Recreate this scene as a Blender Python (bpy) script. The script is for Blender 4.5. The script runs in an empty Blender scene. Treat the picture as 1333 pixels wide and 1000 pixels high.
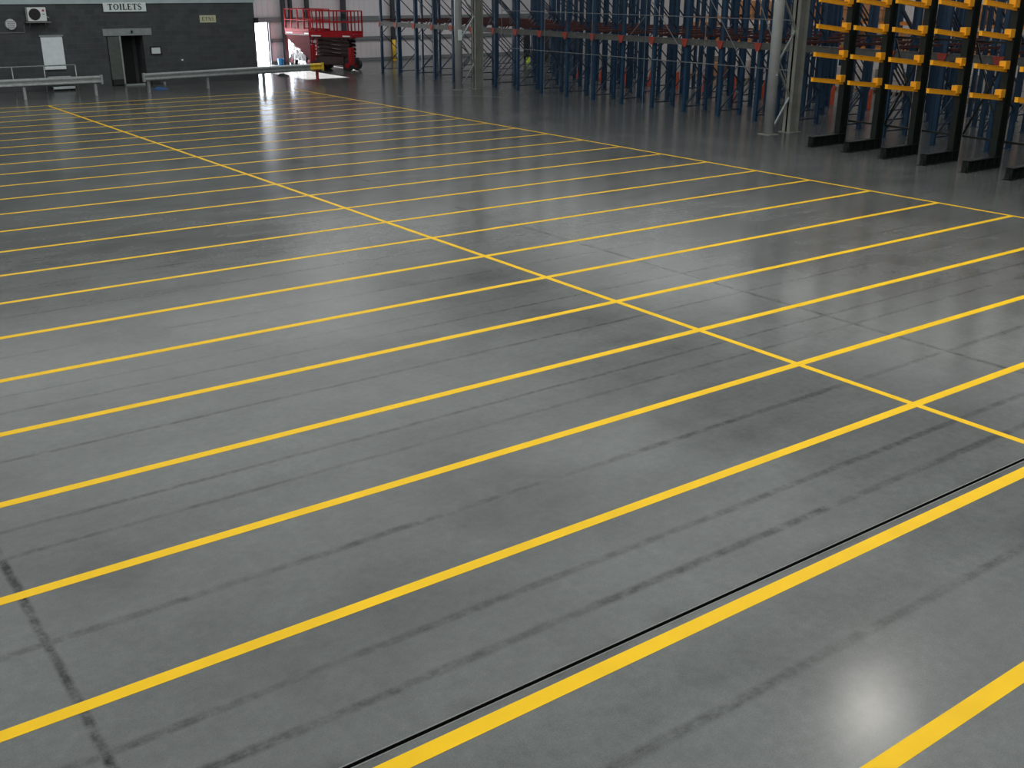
import bpy, bmesh, math, random
from mathutils import Vector, Matrix
random.seed(7)
SC = bpy.context.scene
COL = SC.collection

# ------------------------------------------------------------------ camera
F_PX, PITCH, ROLL, YAW = 1370.48, 0.362234, 0.003282, 0.630919
fw = Vector((math.sin(YAW)*math.cos(PITCH), math.cos(YAW)*math.cos(PITCH), -math.sin(PITCH)))
rt0 = Vector((math.cos(YAW), -math.sin(YAW), 0)); up0 = rt0.cross(fw)
rt = math.cos(ROLL)*rt0 + math.sin(ROLL)*up0
up = -math.sin(ROLL)*rt0 + math.cos(ROLL)*up0
cd = bpy.data.cameras.new('camera'); cam = bpy.data.objects.new('camera', cd); COL.objects.link(cam)
cam.matrix_world = Matrix(((rt.x, up.x, -fw.x, -9.5755), (rt.y, up.y, -fw.y, -2.66), (rt.z, up.z, -fw.z, 4.151), (0, 0, 0, 1)))
cd.sensor_width = 36.0; cd.lens = F_PX/1333*36.0; cd.clip_end = 400
SC.camera = cam

# ------------------------------------------------------------------ world, sun, area lamps under the unseen rooflights, exposure
W = bpy.data.worlds.new('sky'); SC.world = W; W.use_nodes = True
bg = W.node_tree.nodes['Background']; bg.inputs[0].default_value = (0.80, 0.88, 1.0, 1); bg.inputs[1].default_value = 12.0
sd = bpy.data.lights.new('sun', 'SUN'); sd.energy = 180; sd.angle = 0.009; sd.color = (1.0, 0.95, 0.93)
so = bpy.data.objects.new('sun', sd); COL.objects.link(so)
so.rotation_euler = Vector((-0.6, -10.4, -2.2)).to_track_quat('-Z', 'Y').to_euler()
ROOF_Z = 9.0
# (centre x, centre y, width x, width y, watts)
ROOFLIGHTS = [(-1.0, y, 27, 5.2, w) for y, w in ((-7, 920), (-0.5, 860), (6, 800), (12.5, 740), (19, 620), (25.5, 500), (32, 470), (38.5, 640))] + \
             [(27.5, y, 10, 5.2, 270) for y in (6, 12.5, 19, 25.5, 32, 38.5)] + [(23.0, 47.5, 20, 4.0, 560)]  # rooflights over the aisle and end wall are added to brighten those areas
for i, (x, y, wx, wy, en) in enumerate(ROOFLIGHTS):
    ld = bpy.data.lights.new('rooflight_fill', 'AREA'); ld.shape = 'RECTANGLE'; ld.size = wx; ld.size_y = wy
    ld.energy = en; ld.color = (0.97, 1.0, 0.98)
    lo = bpy.data.objects.new('rooflight_fill', ld); COL.objects.link(lo); lo.location = (x, y, ROOF_Z-0.12)
vs = SC.view_settings
SC.display_settings.display_device = 'sRGB'
vs.view_transform = 'Standard'; vs.look = 'None'; vs.gamma = 1; vs.use_curve_mapping = False; vs.exposure = 0.0

# ------------------------------------------------------------------ materials
def mat(name, col, rough=0.5, metal=0.0, var=0.12, scale=6.0, bump=0.0, bscale=40.0, emis=None, spec=0.5):
    m = bpy.data.materials.new(name); m.use_nodes = True
    N = m.node_tree.nodes; L = m.node_tree.links; p = N['Principled BSDF']
    p.inputs['Roughness'].default_value = rough; p.inputs['Metallic'].default_value = metal
    p.inputs['Specular IOR Level'].default_value = spec
    tc = N.new('ShaderNodeTexCoord')
    if var:
        n = N.new('ShaderNodeTexNoise'); n.inputs['Scale'].default_value = scale; n.inputs['Detail'].default_value = 5
        L.new(tc.outputs['Object'], n.inputs['Vector'])
        r = N.new('ShaderNodeMapRange'); r.inputs['From Min'].default_value = 0.3; r.inputs['From Max'].default_value = 0.7
        r.inputs['To Min'].default_value = 1-var; r.inputs['To Max'].default_value = 1+var
        L.new(n.outputs['Fac'], r.inputs['Value'])
        v = N.new('ShaderNodeVectorMath'); v.operation = 'SCALE'; v.inputs[0].default_value = col[:3]
        L.new(r.outputs['Result'], v.inputs['Scale']); L.new(v.outputs['Vector'], p.inputs['Base Color'])
    else:
        p.inputs['Base Color'].default_value = (*col[:3], 1)
    if bump:
        b = N.new('ShaderNodeTexNoise'); b.inputs['Scale'].default_value = bscale
        L.new(tc.outputs['Object'], b.inputs['Vector'])
        bb = N.new('ShaderNodeBump'); bb.inputs['Strength'].default_value = bump; bb.inputs['Distance'].default_value = 0.01
        L.new(b.outputs['Fac'], bb.inputs['Height']); L.new(bb.outputs['Normal'], p.inputs['Normal'])
    if emis:
        p.inputs['Emission Color'].default_value = (*emis[:3], 1); p.inputs['Emission Strength'].default_value = emis[3]
    return m

M = {}
M['yellow_paint'] = mat('yellow_floor_paint', (0.67, 0.405, 0.002), 0.5, var=0.06, scale=3, bump=0.05, spec=0.15)
M['block'] = None
M['rack_blue'] = mat('rack_blue', (0.012, 0.044, 0.092), 0.38, var=0.15)
M['rack_brace'] = mat('rack_brace_steel', (0.02, 0.035, 0.065), 0.45, var=0.2)
M['rack_beam'] = mat('galvanised_beam', (0.10, 0.105, 0.10), 0.5, 0.3, var=0.25)
M['rack_red'] = mat('rack_red_connector', (0.33, 0.045, 0.03), 0.45, var=0.2)
M['rail_red'] = mat('pallet_rail_red', (0.07, 0.014, 0.014), 0.5, var=0.2)
M['green_black'] = mat('dark_green_steel', (0.004, 0.008, 0.006), 0.4, var=0.3)
M['arm_yellow'] = mat('arm_yellow', (0.88, 0.38, 0.01), 0.4, var=0.08)
M['orange'] = mat('orange_steel', (0.55, 0.085, 0.035), 0.5, var=0.1)
M['beam_orange'] = mat('beam_orange', (0.62, 0.20, 0.03), 0.5, var=0.1)
M['column'] = mat('column_grey_paint', (0.36, 0.38, 0.38), 0.5, var=0.1, scale=2)
M['column_dark'] = mat('column_shop_primer', (0.22, 0.225, 0.20), 0.6, var=0.15, scale=2)
M['steel_dark'] = mat('dark_framing_steel', (0.03, 0.035, 0.045), 0.5)
M['steel_grey'] = mat('grey_framing_steel', (0.16, 0.17, 0.18), 0.5)
M['galv'] = mat('galvanised_steel', (0.36, 0.39, 0.39), 0.38, 0.55, var=0.15, scale=9)
M['white'] = mat('white_enamel', (0.72, 0.76, 0.76), 0.4, var=0.04)
M['shutter'] = mat('white_shutter', (0.74, 0.80, 0.83), 0.45, var=0.05)
M['fascia'] = mat('pale_blue_grey_fascia', (0.40, 0.49, 0.51), 0.5, var=0.1, scale=2)
M['lintel'] = mat('concrete_lintel', (0.24, 0.27, 0.27), 0.8, var=0.15)
M['step'] = mat('painted_steps', (0.42, 0.47, 0.48), 0.5, var=0.1)
M['reveal'] = mat('grey_door_leaf', (0.075, 0.09, 0.083), 0.6, var=0.15)
M['black'] = mat('black_plastic', (0.01, 0.01, 0.011), 0.5, var=0.2)
M['darkroom'] = mat('dark_interior', (0.012, 0.013, 0.015), 0.8)
M['rubber'] = mat('tyre_rubber', (0.015, 0.015, 0.016), 0.8)
M['lift_red'] = mat('lift_red', (0.33, 0.010, 0.015), 0.5, var=0.12, spec=0.2)
M['lift_shaded'] = mat('lift_shaded_red', (0.10, 0.006, 0.01), 0.7, var=0.2, spec=0.1)  # darker copy of the lift red, shade put into the colour against sun bounce
M['lift_dark'] = mat('scissor_dark_steel', (0.035, 0.014, 0.014), 0.45, var=0.4, scale=3)
M['lens'] = mat('red_badge', (0.45, 0.02, 0.08), 0.4, var=0)
M['sign_white'] = mat('sign_white', (0.72, 0.80, 0.80), 0.4, var=0.05)
M['sign_cream'] = mat('sign_cream', (0.52, 0.53, 0.36), 0.5, var=0.05)
M['ink'] = mat('black_lettering', (0.012, 0.014, 0.015), 0.5, var=0)
M['ink_olive'] = mat('olive_lettering', (0.10, 0.10, 0.04), 0.5, var=0)
M['paper'] = mat('paper', (0.6, 0.66, 0.66), 0.6, var=0.08, scale=30)
M['yellow'] = mat('yellow_bollard', (0.72, 0.48, 0.03), 0.5, var=0.15)
M['blue_cloth'] = mat('blue_cloth', (0.03, 0.09, 0.24), 0.9, var=0.2)
M['blue_bucket'] = mat('bright_blue_plastic', (0.02, 0.22, 0.55), 0.4, var=0.05)
M['wood'] = mat('pallet_wood', (0.28, 0.17, 0.09), 0.8, var=0.3, scale=5)
M['carton'] = mat('brown_cartons', (0.42, 0.19, 0.08), 0.8, var=0.2)
M['wrap'] = mat('pale_wrapped_goods', (0.50, 0.43, 0.40), 0.35, var=0.15, scale=4)
M['pinkwrap'] = mat('grey_pink_goods', (0.34, 0.27, 0.26), 0.5, var=0.15)
M['hivis'] = mat('fluorescent_yellow', (0.55, 0.75, 0.02), 0.6, var=0)
M['joint_black'] = mat('joint_filler', (0.002, 0.002, 0.002), 0.9, var=0, spec=0.0)
M['joint_steel'] = mat('joint_edge_steel', (0.12, 0.125, 0.12), 0.6, 0.0)
M['chalk'] = mat('chalk_dust', (0.26, 0.26, 0.25), 0.8)
M['yard'] = mat('yard_concrete', (0.6, 0.6, 0.6), 0.9)
M['roof'] = mat('roof_deck', (0.30, 0.32, 0.33), 0.6)
M['lamp_lens'] = mat('lamp_lens', (.8, .8, .8), 0.4, emis=(1, .93, .85, 85))
M['rooflight'] = mat('rooflight_sheet', (0.7, 0.75, 0.75), 0.5, emis=(0.9, 0.97, 1.0, 0.12))  # faint emission stands in for daylight through the sheet

def cladding(name, col, axis):
    m = bpy.data.materials.new(name); m.use_nodes = True
    N = m.node_tree.nodes; L = m.node_tree.links; p = N['Principled BSDF']; p.inputs['Roughness'].default_value = 0.45
    tc = N.new('ShaderNodeTexCoord'); s = N.new('ShaderNodeSeparateXYZ'); L.new(tc.outputs['Object'], s.inputs[0])
    w = N.new('ShaderNodeMath'); w.operation = 'MULTIPLY'; w.inputs[1].default_value = 1/0.33; L.new(s.outputs[axis], w.inputs[0])
    f = N.new('ShaderNodeMath'); f.operation = 'FRACT'; L.new(w.outputs[0], f.inputs[0])
    r = N.new('ShaderNodeValToRGB'); r.color_ramp.elements[0].position = 0.0; r.color_ramp.elements[0].color = (0, 0, 0, 1)
    r.color_ramp.elements[1].position = 0.14; r.color_ramp.elements[1].color = (1, 1, 1, 1)
    L.new(f.outputs[0], r.inputs[0])
    b = N.new('ShaderNodeBump'); b.inputs['Strength'].default_value = 0.7; b.inputs['Distance'].default_value = 0.03
    L.new(r.outputs[0], b.inputs['Height']); L.new(b.outputs['Normal'], p.inputs['Normal'])
    n = N.new('ShaderNodeTexNoise'); n.inputs['Scale'].default_value = 0.8; L.new(tc.outputs['Object'], n.inputs['Vector'])
    mr = N.new('ShaderNodeMapRange'); mr.inputs['To Min'].default_value = 0.88; mr.inputs['To Max'].default_value = 1.1
    L.new(n.outputs['Fac'], mr.inputs['Value'])
    v = N.new('ShaderNodeVectorMath'); v.operation = 'SCALE'; v.inputs[0].default_value = col; L.new(mr.outputs[0], v.inputs['Scale'])
    L.new(v.outputs['Vector'], p.inputs['Base Color'])
    return m
M['clad'] = cladding('pale_wall_cladding', (0.60, 0.57, 0.60), 'X')
M['clad_y'] = cladding('pale_side_cladding', (0.50, 0.46, 0.45), 'Y')

def block_mat():
    m = bpy.data.materials.new('grey_concrete_blockwork'); m.use_nodes = True
    N = m.node_tree.nodes; L = m.node_tree.links; p = N['Principled BSDF']; p.inputs['Roughness'].default_value = 0.85
    tc = N.new('ShaderNodeTexCoord'); s = N.new('ShaderNodeSeparateXYZ'); L.new(tc.outputs['Object'], s.inputs[0])
    a = N.new('ShaderNodeMath'); a.operation = 'ADD'; L.new(s.outputs['X'], a.inputs[0]); L.new(s.outputs['Y'], a.inputs[1])
    c = N.new('ShaderNodeCombineXYZ'); L.new(a.outputs[0], c.inputs[0]); L.new(s.outputs['Z'], c.inputs[1])
    b = N.new('ShaderNodeTexBrick'); b.inputs['Scale'].default_value = 1; b.inputs['Brick Width'].default_value = 0.45
    b.inputs['Row Height'].default_value = 0.225; b.inputs['Mortar Size'].default_value = 0.006
    b.inputs['Color1'].default_value = (0.062, 0.070, 0.073, 1); b.inputs['Color2'].default_value = (0.046, 0.052, 0.056, 1)
    b.inputs['Mortar'].default_value = (0.080, 0.085, 0.085, 1)
    L.new(c.outputs[0], b.inputs['Vector'])
    n = N.new('ShaderNodeTexNoise'); n.inputs['Scale'].default_value = 2.5; n.inputs['Detail'].default_value = 6; L.new(tc.outputs['Object'], n.inputs['Vector'])
    mr = N.new('ShaderNodeMapRange'); mr.inputs['To Min'].default_value = 0.7; mr.inputs['To Max'].default_value = 1.3; L.new(n.outputs['Fac'], mr.inputs['Value'])
    v = N.new('ShaderNodeVectorMath'); v.operation = 'SCALE'; L.new(b.outputs['Color'], v.inputs[0]); L.new(mr.outputs[0], v.inputs['Scale'])
    L.new(v.outputs['Vector'], p.inputs['Base Color'])
    return m
M['block'] = block_mat()

def floor_mat():
    """polished concrete slab: clouding, fine grain, cut joints and old dirt lines, each with its own wear"""
    m = bpy.data.materials.new('polished_concrete'); m.use_nodes = True
    N = m.node_tree.nodes; L = m.node_tree.links; p = N['Principled BSDF']
    tc = N.new('ShaderNodeTexCoord'); s = N.new('ShaderNodeSeparateXYZ'); L.new(tc.outputs['Object'], s.inputs[0])
    def math_(op, a, b=None, clamp=False):
        x = N.new('ShaderNodeMath'); x.operation = op; x.use_clamp = clamp
        for i, q in enumerate((a, b)):
            if q is None: continue
            if isinstance(q, (int, float)): x.inputs[i].default_value = q
            else: L.new(q, x.inputs[i])
        return x.outputs[0]
    def noise(scale, detail=4, sc=(1, 1, 1), off=(0, 0, 0), rough=0.55):
        mp = N.new('ShaderNodeMapping'); mp.inputs['Scale'].default_value = sc; mp.inputs['Location'].default_value = off
        L.new(tc.outputs['Object'], mp.inputs[0])
        n = N.new('ShaderNodeTexNoise'); n.inputs['Scale'].default_value = scale; n.inputs['Detail'].default_value = detail
        n.inputs['Roughness'].default_value = rough
        L.new(mp.outputs[0], n.inputs['Vector']); return n.outputs['Fac']
    def rng(x, a, b, c, d):
        r = N.new('ShaderNodeMapRange'); L.new(x, r.inputs['Value'])
        for k, q in zip(('From Min', 'From Max', 'To Min', 'To Max'), (a, b, c, d)): r.inputs[k].default_value = q
        return r.outputs[0]
    big = noise(0.35, 4, off=(3, 1, 0)); mid = noise(1.6, 5, sc=(0.6, 1.2, 1)); fine = noise(14, 6); grain = noise(90, 2)
    k = math_('MULTIPLY', rng(big, 0.3, 0.7, 0.78, 1.20), rng(mid, 0.3, 0.7, 0.91, 1.09))
    k = math_('MULTIPLY', k, rng(fine, 0.3, 0.7, 0.92, 1.08))
    k = math_('MULTIPLY', k, rng(grain, 0.3, 0.7, 0.86, 1.14)); k = math_('MULTIPLY', k, rng(noise(5, 6, off=(4, 4, 0), rough=0.7), 0.3, 0.7, 0.92, 1.08))
    wob = math_('MULTIPLY', math_('SUBTRACT', noise(1.3, 4), 0.5), 0.05)
    yy = math_('ADD', s.outputs['Y'], wob); xx = math_('ADD', s.outputs['X'], wob)
    patch = rng(noise(0.9, 5, sc=(1, 1, 1), off=(9, 4, 0)), 0.38, 0.62, 0.5, 1.0)
    patch2 = rng(noise(6, 7, off=(2, 7, 0), rough=0.75), 0.36, 0.62, 0.15, 1.25)
    wear = math_('MULTIPLY', patch, patch2)
    dirt = None
    def stripe(coord, c0, w, strength, lim=None):
        nonlocal dirt
        d = math_('ABSOLUTE', math_('SUBTRACT', coord, c0))
        x = rng(d, w*0.35, w, 1, 0)
        x = math_('MULTIPLY', x, strength*1.15)
        if lim:
            x = math_('MULTIPLY', x, math_('GREATER_THAN', s.outputs['X'], lim[0])); x = math_('MULTIPLY', x, math_('LESS_THAN', s.outputs['X'], lim[1]))
        dirt = x if dirt is None else math_('MAXIMUM', dirt, x)
    for y0, w, st in ((0.88, .06, .4), (2.22, .06, .55), (2.69, .055, .5), (4.02, .055, .5), (5.38, .04, .38), (5.84, .04, .5), (7.28, .04, .5),
                      (8.55, .04, .42), (9.05, .04, .25), (10.4, .05, .3), (12.1, .05, .3), (13.6, .05, .22), (15.3, .05, .25), (18.3, .06, .25), (21.7, .06, .2)):
        stripe(yy, y0, w, st)
    for x0, w, st in ((-8.56, .045, .8), (1.86, .06, .6), (12.3, .06, .3)):
        stripe(xx, x0, w, st)
    dirt = math_('MULTIPLY', dirt, wear)
    # dark cloudy patch and scuffs
    sm = rng(noise(0.55, 4, off=(5, 2, 0)), 0.55, 0.75, 0, 0.28)
    dirt = math_('MAXIMUM', dirt, sm)
    # one round oily stain near the middle of the slab
    dx_ = math_('SUBTRACT', s.outputs['X'], -4.75); dy_ = math_('SUBTRACT', s.outputs['Y'], 4.15)
    r2 = math_('ADD', math_('MULTIPLY', dx_, dx_), math_('MULTIPLY', dy_, dy_))
    dirt = math_('MAXIMUM', dirt, math_('MULTIPLY', rng(r2, 0.0, 0.9, 0.36, 0), rng(noise(2.2, 5), 0.35, 0.65, 0.5, 1)))
    # halo of grime beside the expansion joint
    dj = math_('ABSOLUTE', math_('SUBTRACT', s.outputs['Y'], 1.77))
    grime = math_('MULTIPLY', rng(dj, 0.0, 0.16, 1, 0), rng(noise(1.1, 3, off=(1, 0, 0)), 0.48, 0.62, 0, 0.45))
    dirt = math_('MAXIMUM', dirt, grime)
    k = math_('MULTIPLY', k, math_('SUBTRACT', 1.0, dirt))
    v = N.new('ShaderNodeVectorMath'); v.operation = 'SCALE'; v.inputs[0].default_value = (0.088, 0.0935, 0.0925); L.new(k, v.inputs['Scale'])
    L.new(v.outputs['Vector'], p.inputs['Base Color'])
    ro = math_('ADD', rng(mid, 0.3, 0.7, 0.16, 0.22), rng(fine, 0.3, 0.7, -0.01, 0.01))
    L.new(ro, p.inputs['Roughness'])
    p.inputs['Specular IOR Level'].default_value = 0.14
    b = N.new('ShaderNodeBump'); b.inputs['Strength'].default_value = 0.04; b.inputs['Distance'].default_value = 0.01
    L.new(fine, b.inputs['Height']); L.new(b.outputs['Normal'], p.inputs['Normal'])
    return m
M['floor'] = floor_mat()

# ------------------------------------------------------------------ mesh helpers
class MB:
    def __init__(s): s.bm = bmesh.new()
    def box(s, x0, x1, y0, y1, z0, z1, bev=0.0):
        t = bmesh.new()
        vs_ = [t.verts.new((x, y, z)) for x in (x0, x1) for y in (y0, y1) for z in (z0, z1)]
        for f in ((0, 1, 3, 2), (4, 6, 7, 5), (0, 4, 5, 1), (2, 3, 7, 6), (0, 2, 6, 4), (1, 5, 7, 3)): t.faces.new([vs_[i] for i in f])
        bmesh.ops.recalc_face_normals(t, faces=t.faces)
        if bev: bmesh.ops.bevel(t, geom=t.edges[:], offset=bev, segments=2, affect='EDGES', profile=0.5)
        s._join(t); return s
    def _join(s, t, mtx=None):
        me = bpy.data.meshes.new('tmp'); t.to_mesh(me); t.free()
        if mtx is not None: me.transform(mtx)
        s.bm.from_mesh(me); bpy.data.meshes.remove(me)
    def bar(s, a, b, w, h, upv=(0, 0, 1)):
        a = Vector(a); b = Vector(b); d = b-a; L_ = d.length
        z = d.normalized(); u = Vector(upv)
        if abs(z.dot(u)) > 0.98: u = Vector((1, 0, 0))
        x = u.cross(z).normalized(); y = z.cross(x)
        t = bmesh.new()
        vv = [t.verts.new((p*w/2, q*h/2, r*L_)) for p in (-1, 1) for q in (-1, 1) for r in (0, 1)]
        for f in ((0, 1, 3, 2), (4, 6, 7, 5), (0, 4, 5, 1), (2, 3, 7, 6), (0, 2, 6, 4), (1, 5, 7, 3)): t.faces.new([vv[i] for i in f])
        bmesh.ops.recalc_face_normals(t, faces=t.faces)
        s._join(t, Matrix(((x.x, y.x, z.x, a.x), (x.y, y.y, z.y, a.y), (x.z, y.z, z.z, a.z), (0, 0, 0, 1))))
        return s
    def tube(s, a, b, r, seg=12, r2=None):
        a = Vector(a); b = Vector(b); d = b-a
        t = bmesh.new(); bmesh.ops.create_cone(t, cap_ends=True, segments=seg, radius1=r, radius2=r if r2 is None else r2, depth=d.length)
        s._join(t, Matrix.Translation((a+b)/2) @ d.to_track_quat('Z', 'Y').to_matrix().to_4x4()); return s
    def path(s, pts, r, seg=8):
        for a, b in zip(pts, pts[1:]): s.tube(a, b, r, seg)
        return s
    def prism(s, pts, off):
        """polygon pts (3D, planar) extruded by vector off"""
        off = Vector(off); t = bmesh.new()
        A = [t.verts.new(p) for p in pts]; B = [t.verts.new(Vector(p)+off) for p in pts]
        t.faces.new(A); t.faces.new(B[::-1]); n = len(pts)
        for i in range(n): t.faces.new((A[i], B[i], B[(i+1) % n], A[(i+1) % n]))
        bmesh.ops.recalc_face_normals(t, faces=t.faces); s._join(t); return s
    def build(s, name, m, parent=None, smooth=False):
        me = bpy.data.meshes.new(name); s.bm.to_mesh(me); s.bm.free()
        me.materials.append(M[m] if isinstance(m, str) else m)
        if smooth:
            for f in me.polygons: f.use_smooth = True
        o = bpy.data.objects.new(name, me); COL.objects.link(o)
        if parent is not None: o.parent = parent
        return o
def tag(o, label, cat, group=None, kind=None):
    o['label'] = label; o['category'] = cat
    if group: o['group'] = group
    if kind: o['kind'] = kind
    return o
def struct(o): o['kind'] = 'structure'; return o
def empty(name, loc, label, cat, group=None, rz=0.0):
    o = bpy.data.objects.new(name, None); COL.objects.link(o); o.location = loc; o.rotation_euler = (0, 0, rz); o.empty_display_size = 0.2
    return tag(o, label, cat, group)
KIDS = {}
def copy_tree(o, parent=None):
    c = o.copy(); COL.objects.link(c)
    if parent is not None: c.parent = parent
    for ch in KIDS.get(o.name) or [x for x in list(COL.objects) if x.parent == o]: copy_tree(ch, c)
    return c
ORD = ['first', 'second', 'third', 'fourth', 'fifth', 'sixth', 'seventh', 'eighth', 'ninth', 'tenth', 'eleventh', 'twelfth', 'thirteenth',
       'fourteenth', 'fifteenth', 'sixteenth', 'seventeenth', 'eighteenth', 'nineteenth', 'twentieth', 'twenty-first', 'twenty-second',
       'twenty-third', 'twenty-fourth', 'twenty-fifth', 'twenty-sixth']
def text_mesh(txt, size, m, parent, loc, rot, ext=0.004, name='lettering', bold=0.0, sx=1.0):
    cu = bpy.data.curves.new(name, 'FONT'); cu.body = txt; cu.size = size; cu.extrude = ext; cu.align_x = 'CENTER'; cu.align_y = 'CENTER'; cu.offset = bold
    o = bpy.data.objects.new(name, cu); COL.objects.link(o)
    bpy.context.view_layer.update()
    dg = bpy.context.evaluated_depsgraph_get(); me = bpy.data.meshes.new_from_object(o.evaluated_get(dg))
    bpy.data.objects.remove(o); bpy.data.curves.remove(cu)
    me.materials.clear(); me.materials.append(M[m])
    n = bpy.data.objects.new(name, me); COL.objects.link(n); n.parent = parent; n.location = loc; n.rotation_euler = rot; n.scale = (sx, 1, 1)
    return n

# ------------------------------------------------------------------ the hall
X0, X1, Y0, Y1 = -22.0, 36.0, -12.0, 54.4
fl = struct(MB().box(X0, X1, Y0, Y1+0.3, -0.3, 0.0).build('floor', 'floor'))
struct(MB().box(-60, 80, Y1+0.3, 140, -0.4, -0.02).build('yard_ground', 'yard'))
# painted grid
LINE_Y = [0.0, 1.62, 3.198, 4.76, 6.366, 7.974, 9.581, 11.219, 12.854, 14.449, 16.074, 17.72, 19.34, 20.95, 22.58, 24.19, 25.75, 27.3, 28.75, 30.25, 31.8, 33.3,
          34.8, 36.25, 37.75, 39.1]
for i, y in enumerate(LINE_Y):
    w = 0.125 if i <= 1 else 0.108 if i < 8 else 0.095
    MB().box(-15.5, 10.18+0.05, y-w/2, y+w/2, 0.0, 0.0015).build('painted_line', 'yellow_paint', fl)
MB().box(-0.045, 0.045, -9, 39.12, 0.0005, 0.002).build('painted_line', 'yellow_paint', fl)
MB().box(10.13, 10.22, -9, 40.2, 0.0005, 0.002).build('painted_line', 'yellow_paint', fl)
j = MB().box(X0, X1, 1.755, 1.785, 0.0, 0.0012).build('expansion_joint', 'joint_black', fl)
e = MB(); e.box(X0, X1, 1.745, 1.755, 0.0, 0.001); e.box(X0, X1, 1.785, 1.796, 0.0, 0.001); e.build('joint_edging', 'joint_steel', j)

ca = MB(); pts_ = [(12.2, 34.9), (13.0, 34.95), (13.7, 34.5), (14.3, 34.05), (14.8, 33.5), (15.2, 32.8), (15.4, 32.0)]
for (xa, ya), (xb, yb) in zip(pts_, pts_[1:]): ca.bar((xa, ya, .0008), (xb, yb, .0008), .05, .001)
ca.build('chalk_arc', 'chalk', fl)
# end wall with two doorways
OP = [(13.3, 15.5, 2.2), (16.6, 17.95, 1.72)]
w = MB(); xs = X0
for a, b, h in OP:
    w.box(xs, a, Y1, Y1+0.2, 0, ROOF_Z); w.box(a, b, Y1, Y1+0.2, h, ROOF_Z); xs = b
w.box(xs, X1, Y1, Y1+0.2, 0, ROOF_Z)
struct(w.build('wall_back', 'clad'))
for i, (a, b, h) in enumerate(OP):
    f = MB(); f.box(a-0.08, a, Y1-0.06, Y1+0.22, 0, h+0.08); f.box(b, b+0.08, Y1-0.06, Y1+0.22, 0, h+0.08); f.box(a, b, Y1-0.06, Y1+0.22, h, h+0.08)
    struct(f.build('door_%d' % (i+2), 'steel_grey'))
t = MB()
for z0, z1 in ((0.0, 0.16), (1.15, 1.34), (2.2, 2.46), (4.6, 4.85)):
    for xa, xb in ((11.2, 13.2), (15.6, 16.3), (18.05, X1)):
        if z0 > 2.1: xa, xb = (11.2, X1)
        t.box(xa, xb, Y1-0.12, Y1, z0, z1)
        if z0 > 2.1: break
struct(t.build('trim_1', 'steel_grey'))
t = MB()
for x, wd in ((11.6, .15), (14.25, .12), (16.35, .24), (16.75, .16), (17.75, .18), (20.0, .24), (23.2, .2), (26.2, .2), (29.2, .2), (32.2, .2), (35, .2)):
    z0 = 2.35 if any(a-.1 < x < b+.1 for a, b, h in OP) else 0
    if x == 16.35: t.box(x-wd/2, x+wd/2-.05, Y1-0.35, Y1-0.12, 0, ROOF_Z)
    else: t.box(x-wd/2, x+wd/2, Y1-0.35, Y1-0.12, z0, ROOF_Z)
t.bar((12.2, Y1-.2, 4.2), (14.3, Y1-.2, 2.35), .08, .08)
struct(t.build('trim_2', 'steel_dark'))
struct(MB().box(X0-0.2, X0, Y0, Y1, 0, ROOF_Z).build('wall_left', 'clad_y'))
struct(MB().box(X1, X1+0.2, Y0, Y1+.2, 0, ROOF_Z).build('wall_right', 'clad_y'))
struct(MB().box(X0, X1, Y0-0.2, Y0, 0, ROOF_Z).build('wall_front', 'clad'))
r = MB(); xs_ = [X0-.2, X1+.2]; ys_ = [Y0-.2, Y1+.3]
for x, y, wx, wy, en in ROOFLIGHTS: xs_ += [x-wx/2, x+wx/2]; ys_ += [y-wy/2, y+wy/2]
xs_ = sorted(set(xs_)); ys_ = sorted(set(ys_))
for ya, yb in zip(ys_, ys_[1:]):
    for xa, xb in zip(xs_, xs_[1:]):
        cx, cy = (xa+xb)/2, (ya+yb)/2
        if not any(abs(cx-x) < wx/2 and abs(cy-y) < wy/2 for x, y, wx, wy, en in ROOFLIGHTS): r.box(xa, xb, ya, yb, ROOF_Z, ROOF_Z+.2)
struct(r.build('ceiling', 'roof'))
for i, (x, y, wx, wy, en) in enumerate(ROOFLIGHTS):
    struct(MB().box(x-wx/2, x+wx/2, y-wy/2, y+wy/2, ROOF_Z+.02, ROOF_Z+.06).build('window_%d' % (i+2), 'rooflight'))
hb_ = empty('high_bay_lamp', (4.95, 6.2, 8.25), 'round high bay lamp hanging from the roof over the nearest bays', 'lamp')
MB().tube((0, 0, .28), (0, 0, .75), .012, 8).build('suspension_rod', 'galv', hb_)
MB().tube((0, 0, 0), (0, 0, .3), .48, 28, .12).build('reflector', 'galv', hb_)
MB().tube((0, 0, -.01), (0, 0, 0), .44, 28).build('lens', 'lamp_lens', hb_)

# toilet block (front face Y = 45.6, corner X = 10.97)
BY = 45.6; BX = 10.97; BH = 3.37
w = MB()
w.box(X0, 4.23, BY, BY+.2, 0, BH); w.box(5.78, BX, BY, BY+.2, 0, BH); w.box(4.23, 5.78, BY, BY+.2, 2.07, BH)
w.box(BX-.2, BX, BY+.2, Y1, 0, BH)
w.box(4.03, 4.23, BY+.2, BY+1.3, 0, 2.3); w.box(5.78, 5.98, BY+.2, BY+1.3, 0, 2.3)
w.box(4.23, 4.80, BY+1.1, BY+1.3, 0, 2.3); w.box(5.6, 5.78, BY+1.1, BY+1.3, 0, 2.3); w.box(4.23, 5.78, BY+.2, BY+1.3, 2.3, 2.45)
struct(w.build('wall_toilets', 'block'))
struct(MB().box(X0, BX+.05, BY-.05, Y1, BH, 4.6).build('trim_3', 'fascia'))
l = struct(MB().box(4.10, 6.17, BY-.04, BY, 2.07, 2.36, .008).build('trim_4', 'lintel'))
MB().box(5.28, 5.36, BY-.06, BY-.04, 2.16, 2.28).build('door_closer_plate', 'black', l)
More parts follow.
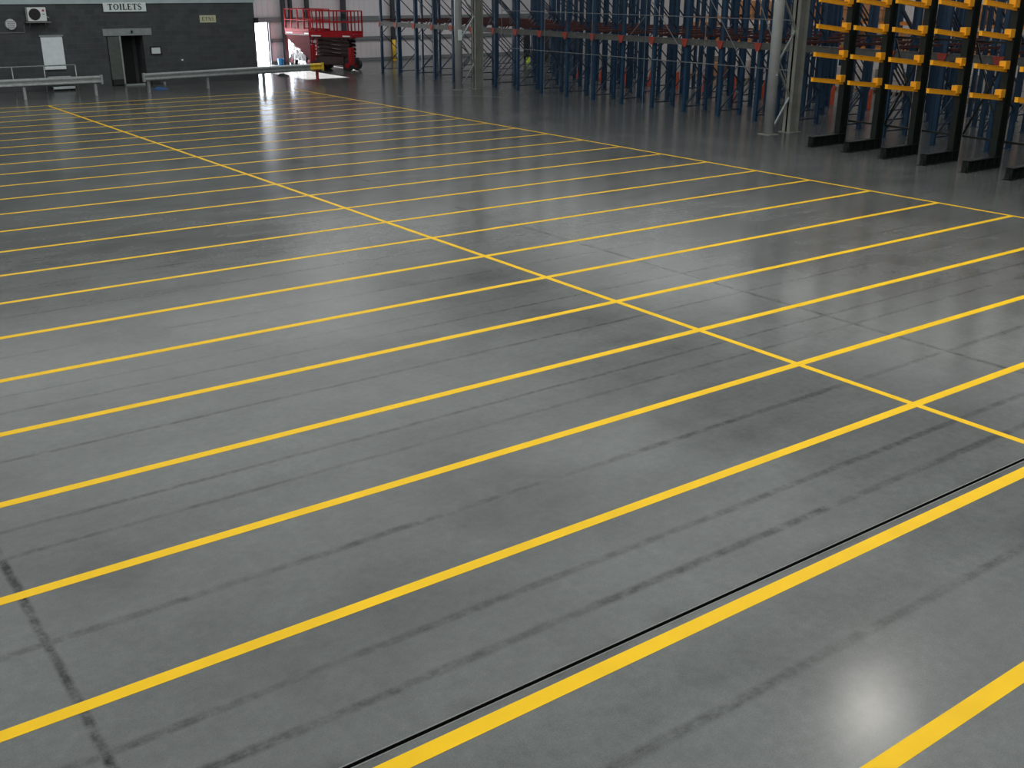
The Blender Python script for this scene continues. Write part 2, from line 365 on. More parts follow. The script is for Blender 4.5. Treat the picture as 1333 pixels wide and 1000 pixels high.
d = struct(MB().box(4.80, 5.62, BY+1.06, BY+1.1, 0.02, 2.2).build('door_1', 'darkroom'))  # dark sheet closing the opening in place of the unlit room behind
fr = MB(); fr.box(4.76, 4.83, BY-.02, BY+.05, 0.02, 2.07); fr.box(4.76, 5.66, BY-.02, BY+.06, 0.0, 0.07); fr.build('door_frame', 'lintel', d)
lf = MB().box(4.27, 4.76, BY+.0, BY+.04, 0.28, 2.05).build('door_leaf', 'reveal', d)
vp = MB().box(4.30, 4.74, BY+.0, BY+.04, 0.06, 0.27)
vp.build('vent_grille', 'black', d)

# white shuttered hatch with sill
wn = struct(MB().box(1.57, 2.42, BY-.05, BY, 0.80, 2.10).build('window_1', 'shutter'))
MB().box(1.52, 2.46, BY-.08, BY-.05, 2.10, 2.17).build('shutter_box', 'lintel', wn)
MB().box(1.57, 2.42, BY-.07, BY-.05, 0.80, 0.88).build('bottom_rail', 'white', wn)

# steps below the hatch
st = empty('steps', (2.0, BY-.3, 0), 'pale painted steps with open treads below the white shuttered hatch', 'steps')
for k, (zz, yy_) in enumerate(((0.50, -.12), (0.31, -.36), (0.13, -.6))):
    MB().box(-.46, .46, yy_-.12, yy_+.12, zz-.05, zz+.04, .005).build('tread', 'step', st)
for sx in (-.46, .43):
    MB().prism([(sx, -.72, 0), (sx, .12, 0), (sx, .28, .54), (sx, .0, .54), (sx, -.24, .35), (sx, -.24, .35), (sx, -.72, .17)][:4]+[(sx, -.72, .17)], (.03, 0, 0)).build('side_panel', 'reveal', st)

# handrail in front of the block
hr = empty('handrail', (0, 44.55, 0), 'thin grey tube handrail in front of the white shuttered hatch', 'handrail')
MB().tube((-5.5, 0, 1.02), (2.55, 0, 1.02), .025).build('top_rail', 'galv', hr, True)
for x in (-5.5, -3.3, -1.1, 0.08, 1.3, 2.53): MB().tube((x, 0, 0), (x, 0, 1.02), .024).build('post', 'galv', hr, True)

# TOILETS sign, cream sign, notice
sg = empty('toilets_sign', (5.14, BY-.05, 3.22), 'white TOILETS sign with black serif capitals above the recessed doorway', 'sign')
MB().box(-.90, .90, -.02, 0, -.175, .19).build('sign_board', 'sign_white', sg)

def glyph_sign(parent, word, h, wid, gap, m, yoff, bold, zc):
    """serif capitals cut as polygons, centred on the board"""
    n = len(word); tot = sum(wid[c] for c in word)+gap*(n-1); x = -tot/2; z0 = zc-h/2
    b = MB()
    th, tn, sf = bold, bold*.45, bold*.32
    def R(xa, xb, za, zb): b.box(x+xa, x+xb, yoff-.006, yoff, z0+za, z0+zb)
    for c in word:
        W_ = wid[c]
        if c == 'T':
            R(0, W_, h-tn, h); R(0, sf, h-.28*h, h); R(W_-sf, W_, h-.28*h, h); R(W_/2-th/2, W_/2+th/2, 0, h); R(W_/2-th, W_/2+th, 0, sf)
        elif c == 'I':
            R(W_/2-th/2, W_/2+th/2, 0, h); R(0, W_, 0, sf); R(0, W_, h-sf, h)
        elif c == 'L':
            R(.12*W_, .12*W_+th, 0, h); R(0, .12*W_+th*1.4, h-sf, h); R(0, W_, 0, tn); R(W_-sf, W_, 0, .3*h)
        elif c == 'E':
            R(.1*W_, .1*W_+th, 0, h); R(0, W_, 0, tn); R(0, W_*.94, h-tn, h); R(W_-sf, W_, 0, .28*h); R(W_*.94-sf, W_*.94, h-.26*h, h); R(.1*W_, .75*W_, h/2-tn/2, h/2+tn/2)
        elif c == 'N':
            R(.08*W_, .08*W_+tn, 0, h); R(W_-.08*W_-tn, W_-.08*W_, 0, h)
            b.bar((x+.10*W_+tn/2, yoff-.003, z0+h), (x+.90*W_-tn/2, yoff-.003, z0), th, .006, (0, 1, 0))
        elif c in 'OS':
            t_ = bmesh.new(); K = 28; outer, inner = [], []
            if c == 'O':
                for i in range(K):
                    a = 2*math.pi*i/K
                    outer.append((x+W_/2+W_/2*math.cos(a), z0+h/2+h/2*math.sin(a))); inner.append((x+W_/2+(W_/2-th)*math.cos(a), z0+h/2+(h/2-tn)*math.sin(a)))
                loop = True
            else:
                pts = [(.92, .76), (.80, .93), (.5, .98), (.22, .90), (.12, .74), (.25, .60), (.5, .51), (.76, .41), (.90, .25), (.78, .09), (.5, .02), (.2, .07), (.07, .26)]
                for i, (a, q) in enumerate(pts):
                    p0 = pts[max(i-1, 0)]; p1 = pts[min(i+1, len(pts)-1)]
                    dx, dz = (p1[0]-p0[0])*W_, (p1[1]-p0[1])*h; l_ = math.hypot(dx, dz)
                    hw = .5*(tn+(th-tn)*math.exp(-((i-6)/2.6)**2))
                    nx, nz = -dz/l_*hw, dx/l_*hw
                    outer.append((x+a*W_+nx, z0+q*h+nz)); inner.append((x+a*W_-nx, z0+q*h-nz))
                K = len(pts); loop = False
            for i in range(K if loop else K-1):
                j_ = (i+1) % K
                for yy2 in (yoff-.006,):
                    vs_ = [t_.verts.new((p[0], yy2, p[1])) for p in (outer[i], outer[j_], inner[j_], inner[i])]
                    vb = [t_.verts.new((p[0], yoff, p[1])) for p in (outer[i], outer[j_], inner[j_], inner[i])]
                    t_.faces.new(vs_)
                    for q in range(4): t_.faces.new((vs_[q], vs_[(q+1) % 4], vb[(q+1) % 4], vb[q]))
            bmesh.ops.recalc_face_normals(t_, faces=t_.faces); b._join(t_)
        x += W_+gap
    return b.build('lettering', m, parent)
glyph_sign(sg, 'TOILETS', .245, dict(T=.19, O=.23, I=.085, L=.17, E=.18, S=.16), .035, 'ink', -.02, .056, 0.02)
s2 = empty('small_sign', (8.76, BY, 2.70), 'small cream sign with faded olive capitals high on the dark block wall', 'sign')
MB().box(-.37, .37, -.03, 0, -.155, .155).build('sign_board', 'sign_cream', s2)
glyph_sign(s2, 'ETNS', .15, dict(E=.11, T=.12, N=.12, S=.09), .035, 'ink_olive', -.03, .03, 0.0)
nb = empty('notice_frame', (6.28, BY, 1.42), 'small white notice in a black frame right of the toilets doorway', 'notice')
MB().box(-.25, .25, -.03, 0, -.18, .18).build('frame', 'black', nb)
MB().box(-.19, .19, -.04, -.03, -.125, .125).build('sheet', 'paper', nb)
tag(MB().box(7.37, 7.46, BY-.03, BY, .96, 1.02, .005).build('wall_socket', 'white'), 'tiny white socket low on the block wall right of the framed notice', 'socket')

# air conditioner, round light, conduit
ac = empty('air_conditioner', (1.5, BY, 2.70), 'white outdoor air conditioning unit with black round fan, fixed high on the block wall', 'air conditioner')
MB().box(-.36, .36, -.36, -.04, .02, .55, .015).build('casing', 'white', ac)
fan = MB(); fan.tube((-.09, -.375, .285), (-.09, -.355, .285), .225, 32); fg = fan.build('fan_grille', 'black', ac)
g = MB()
for rr in (.06, .12, .18):
    for i in range(24):
        a, b = 2*math.pi*i/24, 2*math.pi*(i+1)/24
        g.tube((-.09+rr*math.cos(a), -.38, .285+rr*math.sin(a)), (-.09+rr*math.cos(b), -.38, .285+rr*math.sin(b)), .003, 5)
for i in range(8): g.tube((-.09, -.38, .285), (-.09+.22*math.cos(i*math.pi/4), -.38, .285+.22*math.sin(i*math.pi/4)), .003, 5)
g.build('guard_wire', 'rubber', fg)
MB().tube((.25, -.37, .43), (.25, -.355, .43), .045, 20).build('round_badge', 'lens', ac)
MB().box(.21, .30, -.364, -.358, .27, .30).build('grey_badge', 'steel_grey', ac)
br = MB(); br.box(-.45, .50, -.40, 0, -.04, .0); br.bar((-.3, -.38, -.02), (-.3, 0, -.3), .03, .03); br.bar((.3, -.38, -.02), (.3, 0, -.3), .03, .03); br.build('bracket', 'steel_grey', ac)
MB().path([(.36, -.2, .2), (.48, -.2, .15), (.52, -.1, .05)], .015).build('pipe', 'galv', ac)
rl = empty('round_light', (.52, BY, 2.60), 'round white bulkhead light on the block wall left of the air conditioner', 'light')
MB().tube((0, -.10, 0), (0, 0, 0), .19, 32, .215).build('body', 'white', rl, False)
b = MB()
for i in range(-3, 4): b.box(-.15, .15, -.112, -.10, i*.045-.008, i*.045+.008)
b.build('grille', 'steel_grey', rl)
tag(MB().path([(-6, BY-.02, 2.24), (1.0, BY-.02, 2.28), (1.01, BY-.02, 2.32), (1.02, BY-.02, 2.6)], .016).build('conduit', 'steel_grey'),
    'thin grey cable conduit running below the round wall light to the air conditioner', 'conduit')
fd = empty('flood_light', (BX-.02, BY, 2.62), 'small black flood light on the corner of the block wall beside the bright doorway', 'light')
MB().box(-.05, .12, -.22, -.06, -.14, .10, .01).build('housing', 'black', fd); MB().bar((0, 0, .05), (.02, -.14, .0), .03, .03).build('bracket', 'black', fd)
tag(MB().prism([(5.86, BY-.32, 0), (6.24, BY-.30, 0), (6.26, BY-.06, 0), (5.9, BY-.05, 0)], (0.02, 0.02, .16)).build('dark_crate', 'black'),
    'small black box on the floor just right of the toilets doorway', 'box')
tag(MB().box(6.33, 6.42, BY-.45, BY-.36, 0, .12, .01).build('small_carton', 'lintel'), 'little pale carton on the floor beside the black box', 'carton')

def rag(name, cx, cy, rx, ry, h, m, label, seed, cat):
    rnd = random.Random(seed); t_ = bmesh.new(); n = 14
    rings = []
    for k in range(5):
        ring = []
        for i in range(n):
            a = 2*math.pi*i/n; q = (1-k/5)*(0.75+.35*rnd.random())
            ring.append(t_.verts.new((cx+rx*q*math.cos(a), cy+ry*q*math.sin(a), .004+h*(k/4)*(0.5+rnd.random()*.7))))
        rings.append(ring)
    for k in range(4):
        for i in range(n): t_.faces.new((rings[k][i], rings[k][(i+1) % n], rings[k+1][(i+1) % n], rings[k+1][i]))
    t_.faces.new(rings[-1]); t_.faces.new(rings[0][::-1])
    b_ = MB(); b_._join(t_); o = b_.build(name, m, None, True); return tag(o, label, cat)
rag('blue_cloth', 5.5, 43.2, .36, .42, .10, 'blue_cloth', 'crumpled blue cloth on the floor below the right guard rail near the toilets doorway', 3, 'cloth')
rag('dark_rag', 12.75, 46.9, .34, .5, .10, 'black', 'dark crumpled rag lying in the sunlit patch behind the guard rail', 5, 'rag')

# guard rails
def w_beam(L_, z0):
    prof = [(.0, 0), (-.045, .02), (-.08, .05), (-.08, .09), (-.03, .135), (-.03, .175), (-.08, .22), (-.08, .26), (-.045, .29), (0, .31)]
    b_ = MB(); t_ = bmesh.new(); th = .008
    A = [t_.verts.new((0, p[0], z0+p[1])) for p in prof]; B = [t_.verts.new((L_, p[0], z0+p[1])) for p in prof]
    C = [t_.verts.new((0, p[0]+th, z0+p[1])) for p in prof]; D = [t_.verts.new((L_, p[0]+th, z0+p[1])) for p in prof]
    n = len(prof)
    for i in range(n-1):
        t_.faces.new((A[i], A[i+1], B[i+1], B[i])); t_.faces.new((C[i+1], C[i], D[i], D[i+1]))
        t_.faces.new((A[i+1], A[i], C[i], C[i+1])); t_.faces.new((B[i], B[i+1], D[i+1], D[i]))
    t_.faces.new((A[0], B[0], D[0], C[0])); t_.faces.new((B[-1], A[-1], C[-1], D[-1]))
    bmesh.ops.recalc_face_normals(t_, faces=t_.faces); b_._join(t_); return b_
def guard_rail(loc, rz, L_, posts, label, yellow_end):
    g_ = empty('guard_rail', loc, label, 'guard rail', 'metal guard rails in front of the block wall', rz)
    w_beam(L_, .46).build('beam', 'galv', g_)
    for x in posts:
        last_ = yellow_end and x == posts[-1]
        MB().box(x-.05, x+.05, .01, .11, 0, .74).build('post', 'rack_red' if last_ else 'galv', g_)
    for x, m_ in ((-.06, 'galv'), (L_-.0, 'yellow' if yellow_end else 'galv')):
        MB().box(x-.0, x+.09, -.10, .02, .44, .79, .01).build('end_cap', m_, g_)
    if yellow_end:
        e_ = w_beam(.62, .465); e_.bm.verts.ensure_lookup_table()
        for v_ in e_.bm.verts: v_.co.x += L_-.64; v_.co.y -= .009
        e_.build('painted_end', 'yellow', g_)['label'] = 'yellow painted end of the rail'
    return g_
guard_rail((-8.0, 41.8, 0), 0.0, 10.7, (.5, 2.9, 5.3, 7.85, 10.5), 'grey corrugated guard rail in front of the white shuttered hatch', False)
guard_rail((4.42, 41.8, 0), math.atan2(1.55, 8.7), 8.80, (.2, 2.9, 5.7, 8.6), 'long grey corrugated guard rail with a yellow end near the red lifts', True)

# bucket, bollard
bk = empty('bucket', (15.55, 53.2, 0), 'bright blue bucket on the floor beside the dark steel column by the doorway', 'bucket')
MB().tube((0, 0, 0), (0, 0, .36), .14, 20, .18).build('body', 'blue_bucket', bk, False)
hb = [(.18*math.cos(a), 0, .36+.16*math.sin(a)) for a in [math.pi*i/10 for i in range(11)]]
MB().path(hb, .008, 6).build('handle', 'galv', bk)
bl = empty('bollard', (22.95, 53.7, 0), 'yellow post standing against the far cladding behind the first blue racks', 'bollard')
MB().tube((0, 0, 0), (0, 0, 1.15), .11, 16).build('post', 'yellow', bl, True); MB().box(-.16, .16, -.16, .16, 0, .02).build('base_plate', 'yellow', bl)

# ------------------------------------------------------------------ scissor lifts
def lift(loc, rz, L_, W_, zd, label, dense):
    g_ = empty('scissor_lift', loc, label, 'scissor lift', 'red scissor lifts by the far wall', rz)
    # x across (0..W), y along (0..L) ; faces -X
    ch = MB(); ch.box(.08, W_-.08, .25, L_-.25, .28, .62, .02); ch.box(.0, .12, .55, L_-.55, .34, .70); ch.box(W_-.12, W_, .55, L_-.55, .34, .70)
    ch.build('chassis', 'lift_dark', g_)
    MB().box(.0, .34, .10, .28, .3, 1.15, .02).build('end_panel', 'lift_red', g_)
    for x in (.05, W_-.27):
        for y in (.38, L_-.45):
            wl = MB().tube((x, y, .27), (x+.24, y, .27), .27, 24).build('wheel', 'rubber', g_)
            MB().tube((x-.012, y, .27), (x+.25, y, .27), .13, 16).build('wheel_hub', 'lift_red', wl)
    n = 5; zb, zt = .66, zd-.16; dz = (zt-zb)/n
    for k in range(n):
        for x in (.22, W_-.26):
            a = zb+dz*k; b_ = a+dz
            s_ = MB(); s_.bar((x, .35, a+.03), (x, L_-.35, b_-.03), .05, .10); s_.bar((x+.07, L_-.35, a+.03), (x+.07, .35, b_-.03), .05, .10)
            s_.build('scissor_arms', 'lift_dark', g_)
    s_ = MB()
    for k in range(n): s_.tube((.2, L_/2, zb+dz*(k+.5)), (W_-.2, L_/2, zb+dz*(k+.5)), .035, 10)
    s_.build('cross_pins', 'lift_dark', g_)
    dk = MB(); dk.box(0, W_, 0, L_, zd-.16, zd, .01); d_ = dk.build('platform', 'lift_red', g_)
    tb = MB()
    tb.box(-.02, .0, .05, L_-.05, zd-.18, zd-.14)
    for k in range(10): tb.box(-.02, .0, .08+k*(L_-.2)/10, .08+k*(L_-.2)/10+.10, zd-.24, zd-.17)
    tb.build('toothed_edge', 'lift_dark', d_)
    for y0, y1 in ((.12, .55), (L_-.7, L_-.15)):
        MB().box(-.008, .0, y0, y1, zd-.11, zd-.05).build('white_decal', 'sign_white', d_)['label'] = 'white lettering strip'
    rl_ = MB(); r_ = .022
    H = 1.12
    for z in (zd+H, zd+H*.52):
        rl_.path([(0.03, .03, z), (W_-.03, .03, z), (W_-.03, L_-.03, z), (.03, L_-.03, z), (.03, .03, z)], r_, 8)
    gr = rl_.build('guard_rails', 'lift_red', g_)
    ny = dense
    for i in range(ny+1):
        y = .03+(L_-.06)*i/ny
        for x in (.03, W_-.03): MB().box(x-.025, x+.025, y-.03, y+.03, zd, zd+H).build('rail_post', 'lift_red', gr)
    for x in (W_*.33, W_*.66):
        for y in (.03, L_-.03): MB().box(x-.02, x+.02, y-.02, y+.02, zd, zd+H).build('rail_post', 'lift_red', gr)
    to = MB(); to.box(0.0, .02, 0, L_, zd, zd+.14); to.box(W_-.02, W_, 0, L_, zd, zd+.14); to.build('toe_board', 'lift_red', g_)
    cb = MB(); cb.box(.07, .2, .4, .6, zd+.75, zd+1.0, .01); cb.build('control_box', 'black', g_)
    # access ladder at the far end
    ld_ = MB()
    for x in (W_*.30, W_*.68): ld_.bar((x, L_+.02, .25), (x, L_+.02, zd), .04, .05)
    for k in range(5): ld_.tube((W_*.30, L_+.02, .4+k*.28), (W_*.68, L_+.02, .4+k*.28), .018, 8)
    ld_.build('ladder', 'lift_red', g_)
    hs = MB().path([(.1, .3+.0, zd+.02), (.08, .8, zd+.12), (.2, 1.2, zd+.06), (.12, 1.6, zd+.16), (.3, 1.9, zd+.03)], .02, 8).build('cable', 'black', g_)
    return g_
lift((16.85, 47.3, 0), math.radians(33.8), 2.5, 1.2, 1.78, 'red scissor lift with a dark scissor stack, nearer to the blue racks', 3)
l2 = lift((16.35, 51.0, 0), math.radians(8.8), 2.4, 1.3, 1.80, 'red scissor lift lit by the sun, nearer to the bright doorway', 4)
MB().prism([(-.03, .05, .32), (-.03, .05, 1.62), (-.03, 2.25, 1.62), (-.03, 2.1, 1.38)], (.02, 0, 0)).build('folded_ramp', 'lift_shaded', l2)
# outrigger legs of the sunlit lift
sj = empty('stand_trestle', (15.75, 51.6, 0), 'white and red A-frame trestle legs standing in the sunlight by the lift', 'trestle')
for k, x in enumerate((0.0, )):
    a_ = MB(); a_.bar((0, -.35, 0), (0, 0, 1.0), .05, .05); a_.bar((0, .35, 0), (0, 0, 1.0), .05, .05); a_.bar((0, -.2, .42), (0, .2, .42), .04, .04); a_.build('side_frame', 'white', sj)
    a_ = MB(); a_.bar((.9-1.1, -.35-.9, 0), (.9-1.1, -.9, 1.0), .05, .05); a_.bar((.9-1.1, .35-.9, 0), (.9-1.1, -.9, 1.0), .05, .05); a_.build('side_frame', 'white', sj)
    MB().bar((0, 0, 1.0), (-.2, -.9, 1.0), .07, .07).build('top_bar', 'lift_red', sj)

# ------------------------------------------------------------------ portal columns
def column(loc, label, plate):
    g_ = empty('portal_column', loc, label, 'column', 'grey lattice portal columns')
    MB().tube((0, 0, 0), (0, 0, ROOF_Z), .155, 24).build('front_leg', 'column', g_, True)
    b_ = MB(); b_.box(.78, 1.18, -.03, .03, 0, ROOF_Z); b_.box(.78, .81, -.14, .14, 0, ROOF_Z); b_.box(1.15, 1.18, -.14, .14, 0, ROOF_Z); b_.build('rear_leg', 'column_dark', g_)
    bp = MB(); bp.box(-.22, .22, -.22, .22, 0, .02); bp.box(.7, 1.26, -.22, .22, 0, .02); bp.build('base_plate', 'column_dark', g_)
    z = .1; k = 0
    while z < ROOF_Z-1:
        a_ = (.12, .0, z) if k % 2 == 0 else (.82, .0, z); c_ = (.82, .0, z+.95) if k % 2 == 0 else (.12, .0, z+.95)
        MB().bar(a_, c_, .05, .05, (0, 1, 0)).build('lacing_bar', 'column_dark' if k % 2 else 'galv', g_); z += .95; k += 1
    if plate: MB().box(-.10, .08, -.175, -.15, 2.0, 2.42).build('plate', 'sign_white', g_)['label'] = 'small white plate on the leg'
    else: MB().tube((-.03, -.17, 1.72), (-.03, -.15, 1.72), .02, 12).build('reflector', 'white', g_)
    return g_
column((15.72, 35.85, 0), 'grey lattice steel column with a small white plate, far one between the racks', True)
column((15.52, 18.75, 0), 'thick grey lattice steel column beside the black cantilever racks', False)

# guard wire frame between the columns
wf = empty('tube_frame', (17.2, 19.2, 0), 'thin grey tube frame with diagonals fixed along the blue rack fronts', 'frame')
for z in (1.72, 3.18): MB().tube((0, 0, z), (0, 15.6, z), .013, 8).build('long_tube', 'steel_grey', wf)
for y in (1.1, 4.0, 6.9, 9.8, 12.7, 15.6): MB().tube((0, y, 0), (0, y, 3.9), .011, 8).build('upright_tube', 'steel_grey', wf)
for a_, b_ in (((0, 2.1, 1.6), (0, 4.0, 3.9)), ((0, 5.0, 2.0), (0, 6.9, 3.9)), ((0, .2, 1.0), (0, 1.9, 3.9)), ((0, 7.9, 2.3), (0, 6.9, 3.2))): MB().tube(a_, b_, .013, 8).build('diagonal_tube', 'steel_grey', wf)

# ------------------------------------------------------------------ blue drive-in racks
RY = [45.62-1.632*i for i in range(24)]
RX = [17.6, 19.95, 22.3, 24.65]
RH = 5.4
def make_frame():
    g_ = empty('drive_in_rack', (0, 0, 0), '', 'rack')
    for x in (0, 1.05):
        p_ = MB(); p_.box(x-.05, x+.05, -.06, .06, 0, RH); p_.box(x-.09, x+.09, -.1, .1, 0, .012); p_.build('post', 'rack_blue', g_)
    b_ = MB(); b_.bar((.05, 0, .2), (1.0, 0, .2), .03, .04); z = .2; k = 0
    while z < RH-.9:
        b_.bar((.05 if k % 2 == 0 else 1.0, 0, z), (1.0 if k % 2 == 0 else .05, 0, z+.85), .03, .045, (0, 1, 0)); z += .85; k += 1
    b_.build('bracing', 'rack_brace', g_)
    return g_
proto = make_frame()
ROWN = ['front row', 'second row back', 'third row back', 'rearmost row']
first = True
for ri, x in enumerate(RX):
    for i, y in enumerate(RY):
        o = proto if first else copy_tree(proto); first = False
        o.location = (x, y, 0)
        tag(o, 'blue rack upright pair, %s, %s from the far end' % (ROWN[ri], ORD[i]), 'rack',
            'blue rack frames, '+ROWN[ri])
# front beams with red connectors
bm0 = None
for i in range(23):
    if bm0 is None:
        bm0 = empty('rack_beam', (0, 0, 0), '', 'rack beam'); o = bm0
        b_ = MB(); b_.box(-.03, .03, -1.632+.08, -.08, -.10, .10); b_.box(-.05, -.03, -1.632+.08, -.08, -.10, -.08); b_.box(-.05, -.03, -1.632+.08, -.08, .08, .10); b_.build('beam', 'rack_beam', o)
        b_ = MB()
        b_.prism([(-.04, -.17, .10), (-.04, .0, .10), (-.04, .0, -.16), (-.04, -.06, -.16)], (-.02, 0, 0)); b_.build('connector', 'rack_red', o)
        b_ = MB()
        b_.prism([(-.04, -1.632, .10), (-.04, -1.632+.17, .10), (-.04, -1.632+.06, -.16), (-.04, -1.632, -.16)], (-.02, 0, 0)); b_.build('connector', 'rack_red', o)
    else: o = copy_tree(bm0)
    o.location = (17.50, RY[i], 2.36)
    tag(o, 'grey front beam with red end connectors, %s bay from the far end' % ORD[i], 'rack beam', 'grey beams across the rack fronts')
# pallet rails running into the racks
def railset(i, y):
    b_ = MB()
    b_.box(0, 6.8, -.13, -.10, 0, .05); b_.box(0, 6.8, -.18, -.10, -.01, .0); b_.box(0, 6.8, .10, .13, 0, .05); b_.box(0, 6.8, .10, .18, -.01, 0)
    for x in [.3+1.1*k for k in range(6)]: b_.box(x, x+.05, -.18, .18, -.05, -.01)
    return b_
pr = None
for i, y in enumerate(RY):
    if pr is None: pr = o = railset(i, y).build('pallet_rail', 'rail_red')
    else: o = pr.copy(); COL.objects.link(o)
    o.location = (17.7, y, 2.52)
    tag(o, 'dark red pallet rails running back from the %s blue frame from the far end' % ORD[i], 'pallet rail', 'dark red pallet rails in the racks')

# orange triangular guards at the foot of the rear rack row
gp = None
gi = 0
for i, y in enumerate(RY):
    if i < 5: continue
    if gp is None:
        gp = o = MB().prism([(0, -.03, 0), (0, -.03, .7), (-.1, -.03, .7), (-.38, -.03, 0)], (0, .06, 0)).build('triangular_guard', 'orange')
    else: o = gp.copy(); COL.objects.link(o)
    o.location = (23.95, y+.2, 0)
    tag(o, 'orange triangular floor guard at the foot of the racks, %s from the far end' % ORD[gi], 'floor guard', 'orange triangular guards under the racks'); gi += 1

# orange-beamed racks and goods beyond the aisle
of = None; oy = [8+2.8*k for k in range(11)]
for k, y in enumerate(oy):
    if of is None:
        of = o = empty('storage_rack', (0, 0, 0), '', 'rack')
        for x in (0, 1.0): MB().box(x-.05, x+.05, -.05, .05, 0, 5.4).build('post', 'rack_blue', o)
        b_ = MB()
        for q in range(5): b_.bar((0 if q % 2 else 1, 0, .3+q), (1 if q % 2 else 0, 0, 1.3+q), .03, .04, (0, 1, 0))
        b_.build('bracing', 'rack_brace', o)
    else: o = copy_tree(of)
    o.location = (29.2, y, 0)
    tag(o, 'blue upright of the rear orange-beamed rack, %s from the near end' % ORD[k], 'rack', 'frames of the orange-beamed rack')
ob = None; n_ = 0
for k, y in enumerate(oy[:-1]):
    for z, lev in ((1.75, 'lower'), (2.75, 'middle'), (3.75, 'upper')):
        if ob is None:
            ob = o = MB().box(-.025, .025, .05, 2.75, -.06, .06).build('orange_beam', 'beam_orange')
        else: o = ob.copy(); COL.objects.link(o)
        o.location = (29.24, y, z)
        tag(o, '%s front orange beam of the rear rack, %s bay from the near end' % (lev, ORD[k]), 'rack beam', 'orange beams of the rear storage rack')
        o = ob.copy(); COL.objects.link(o); o.location = (30.15, y, z)
        tag(o, '%s back orange beam of the rear rack, %s bay from the near end' % (lev, ORD[k]), 'rack beam', 'orange beams of the rear storage rack')
lk = {}
def load(kind, x, y, z, label):
    if kind not in lk:
        g_ = empty('pallet_load', (0, 0, 0), '', 'pallet load')
        b_ = MB()
        for yy2 in (-.5, -.06, .38): b_.box(-.5, .5, yy2, yy2+.12, 0, .10)
        for xx2 in [-.5+.2*q for q in range(6)]: b_.box(xx2-.0, min(xx2+.12, .5), -.5, .5, .10, .125)
        b_.build('pallet', 'wood', g_)
        b_ = MB()
        for a in range(3):
            for c in range(2):
                h_ = {'wrap': .42, 'carton': .3, 'pinkwrap': .22}[kind]
                for l_ in range(2): b_.box(-.48+.32*a, -.48+.32*a+.31, -.48+.48*c, -.48+.48*c+.47, .125+l_*h_, .125+(l_+1)*h_-.012, .008)
        b_.build('goods', kind, g_); lk[kind] = g_; o = g_
    else: o = copy_tree(lk[kind])
    o.location = (x, y, z); tag(o, label, 'pallet load', 'pallet loads beyond the racks'); return o
kinds = ['wrap', 'wrap', 'carton', 'pinkwrap']; kn = {'wrap': 'pale wrapped', 'carton': 'brown carton', 'pinkwrap': 'low greyish pink'}
rnd = random.Random(11)
for k, y in enumerate(oy[:-1]):
    for s_i, s_n in ((.75, 'near side'), (2.05, 'far side')):
        kd = 'wrap' if (k+int(s_i)) % 3 else rnd.choice(kinds)
        load(kd, 29.7, y+s_i, 0, '%s pallet load on the floor, %s rear rack bay, %s' % (kn[kd], ORD[k], s_n))
        for z, lev in ((1.81, 'lower'), (2.81, 'middle')):
            if rnd.random() < .6:
                kd = rnd.choice(['carton', 'pinkwrap', 'carton'])
                load(kd, 29.7, y+s_i, z, '%s pallet load on %s orange beams, %s bay, %s' % (kn[kd], lev, ORD[k], s_n))
# tall dark steel cabinets behind the racks at the far side
for k, y in enumerate((45.0, 46.4, 47.8)):
    g_ = empty('steel_cabinet', (29.0, y, 0), 'tall dark steel cabinet seen through the racks, %s from the right' % ORD[k], 'cabinet', 'dark cabinets behind the racks')
    MB().box(0, .8, .03, 1.3, 0, 2.1, .01).build('body', 'steel_dark', g_)
    for q in (0, 1): MB().box(-.02, 0, .06+q*.62, .66+q*.62, .08, 2.04).build('door', 'green_black', g_)
tag(MB().box(28.2, 28.5, 47.6, 47.8, 0, .28, .03).build('fluorescent_container', 'hivis'), 'small bright yellow-green container on the floor in front of the dark cabinets', 'container')

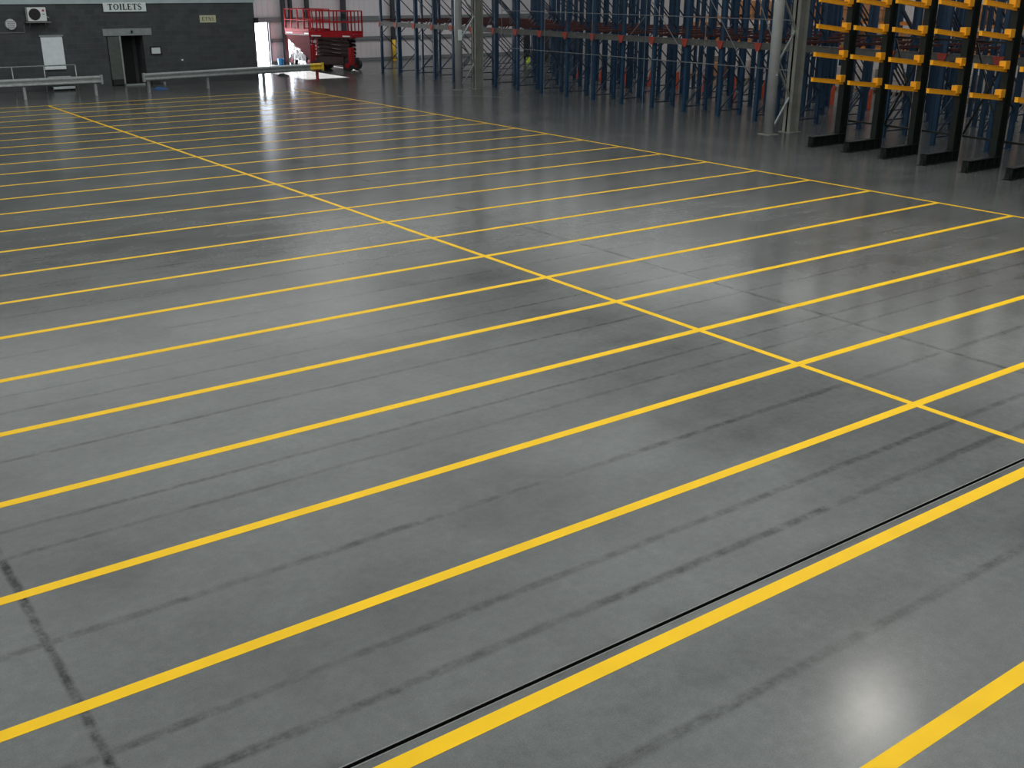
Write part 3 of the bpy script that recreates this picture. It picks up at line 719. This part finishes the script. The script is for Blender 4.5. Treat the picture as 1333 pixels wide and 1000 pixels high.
# ------------------------------------------------------------------ black cantilever racks with yellow arms
CT = [(14.42, 16.30), (14.40, 15.10), (14.25, 13.85), (14.15, 12.62), (14.02, 11.40), (13.88, 10.22), (13.74, 9.02)]
def cantilever():
    g_ = empty('cantilever_rack', (0, 0, 0), '', 'cantilever rack')
    # I-section upright at x = 1.25
    b_ = MB(); b_.box(1.12, 1.40, -.02, .02, .0, 5.2); b_.box(1.10, 1.13, -.08, .08, 0, 5.2); b_.box(1.39, 1.42, -.08, .08, 0, 5.2); b_.build('upright', 'green_black', g_)
    b_ = MB(); b_.box(0, 1.35, -.015, .015, .02, .27); b_.box(0, 1.35, -.085, .085, .255, .28); b_.box(0, 1.35, -.085, .085, .0, .025); b_.box(0, .02, -.085, .085, 0, .28)
    for x in (.25, .5, .75, 1.0): b_.box(x, x+.012, -.08, .08, .02, .26)
    b_.build('base_arm', 'green_black', g_)
    b_ = MB(); b_.box(-.06, .02, -.12, .12, 0, .012); b_.box(-.03, -.018, -.05, .05, 0, .14); b_.build('foot_plate', 'green_black', g_)
    for z in (1.72, 2.37, 3.08, 3.74, 4.4):
        a_ = MB(); a_.prism([(-.20, -.04, z+.13), (1.12, -.04, z+.0), (1.12, -.04, z-.11), (-.20, -.04, z+.03)], (0, .08, 0))
        a_.prism([(-.20, -.05, z+.14), (1.12, -.05, z+.01), (1.12, -.05, z-.005), (-.20, -.05, z+.125)], (0, .10, 0))
        ar = a_.build('arm', 'arm_yellow', g_)
        MB().box(.92, 1.11, -.085, .085, z-.04, z+.15, .008).build('arm_bracket', 'arm_yellow', ar)
    # bolt holes
    return g_
c0 = cantilever()
for k, (x, y) in enumerate(CT):
    o = c0 if k == 0 else copy_tree(c0)
    o.location = (x, y, 0)
    tag(o, 'black cantilever rack column with yellow arms, %s from the grey lattice column' % ORD[k], 'cantilever rack', 'black cantilever rack columns with yellow arms')
for k in range(6):
    (xa, ya), (xb, yb) = CT[k], CT[k+1]
    g_ = empty('rack_cross_brace', (0, 0, 0), 'black cross bracing between cantilever columns, %s bay from the grey lattice column' % ORD[k], 'rack brace', 'black bracing of the cantilever racks')
    xa += 1.445; xb += 1.445
    for z in (.62, 2.9): MB().bar((xa, ya-.09, z), (xb, yb+.09, z), .04, .05).build('horizontal_bar', 'green_black', g_)
    if k % 2 == 1:
        MB().bar((xa, ya-.09, .66), (xb, yb+.09, 2.85), .03, .04).build('diagonal_bar', 'green_black', g_)
        MB().bar((xa+.03, ya-.09, 2.85), (xb+.03, yb+.09, .66), .03, .04).build('diagonal_bar', 'green_black', g_)
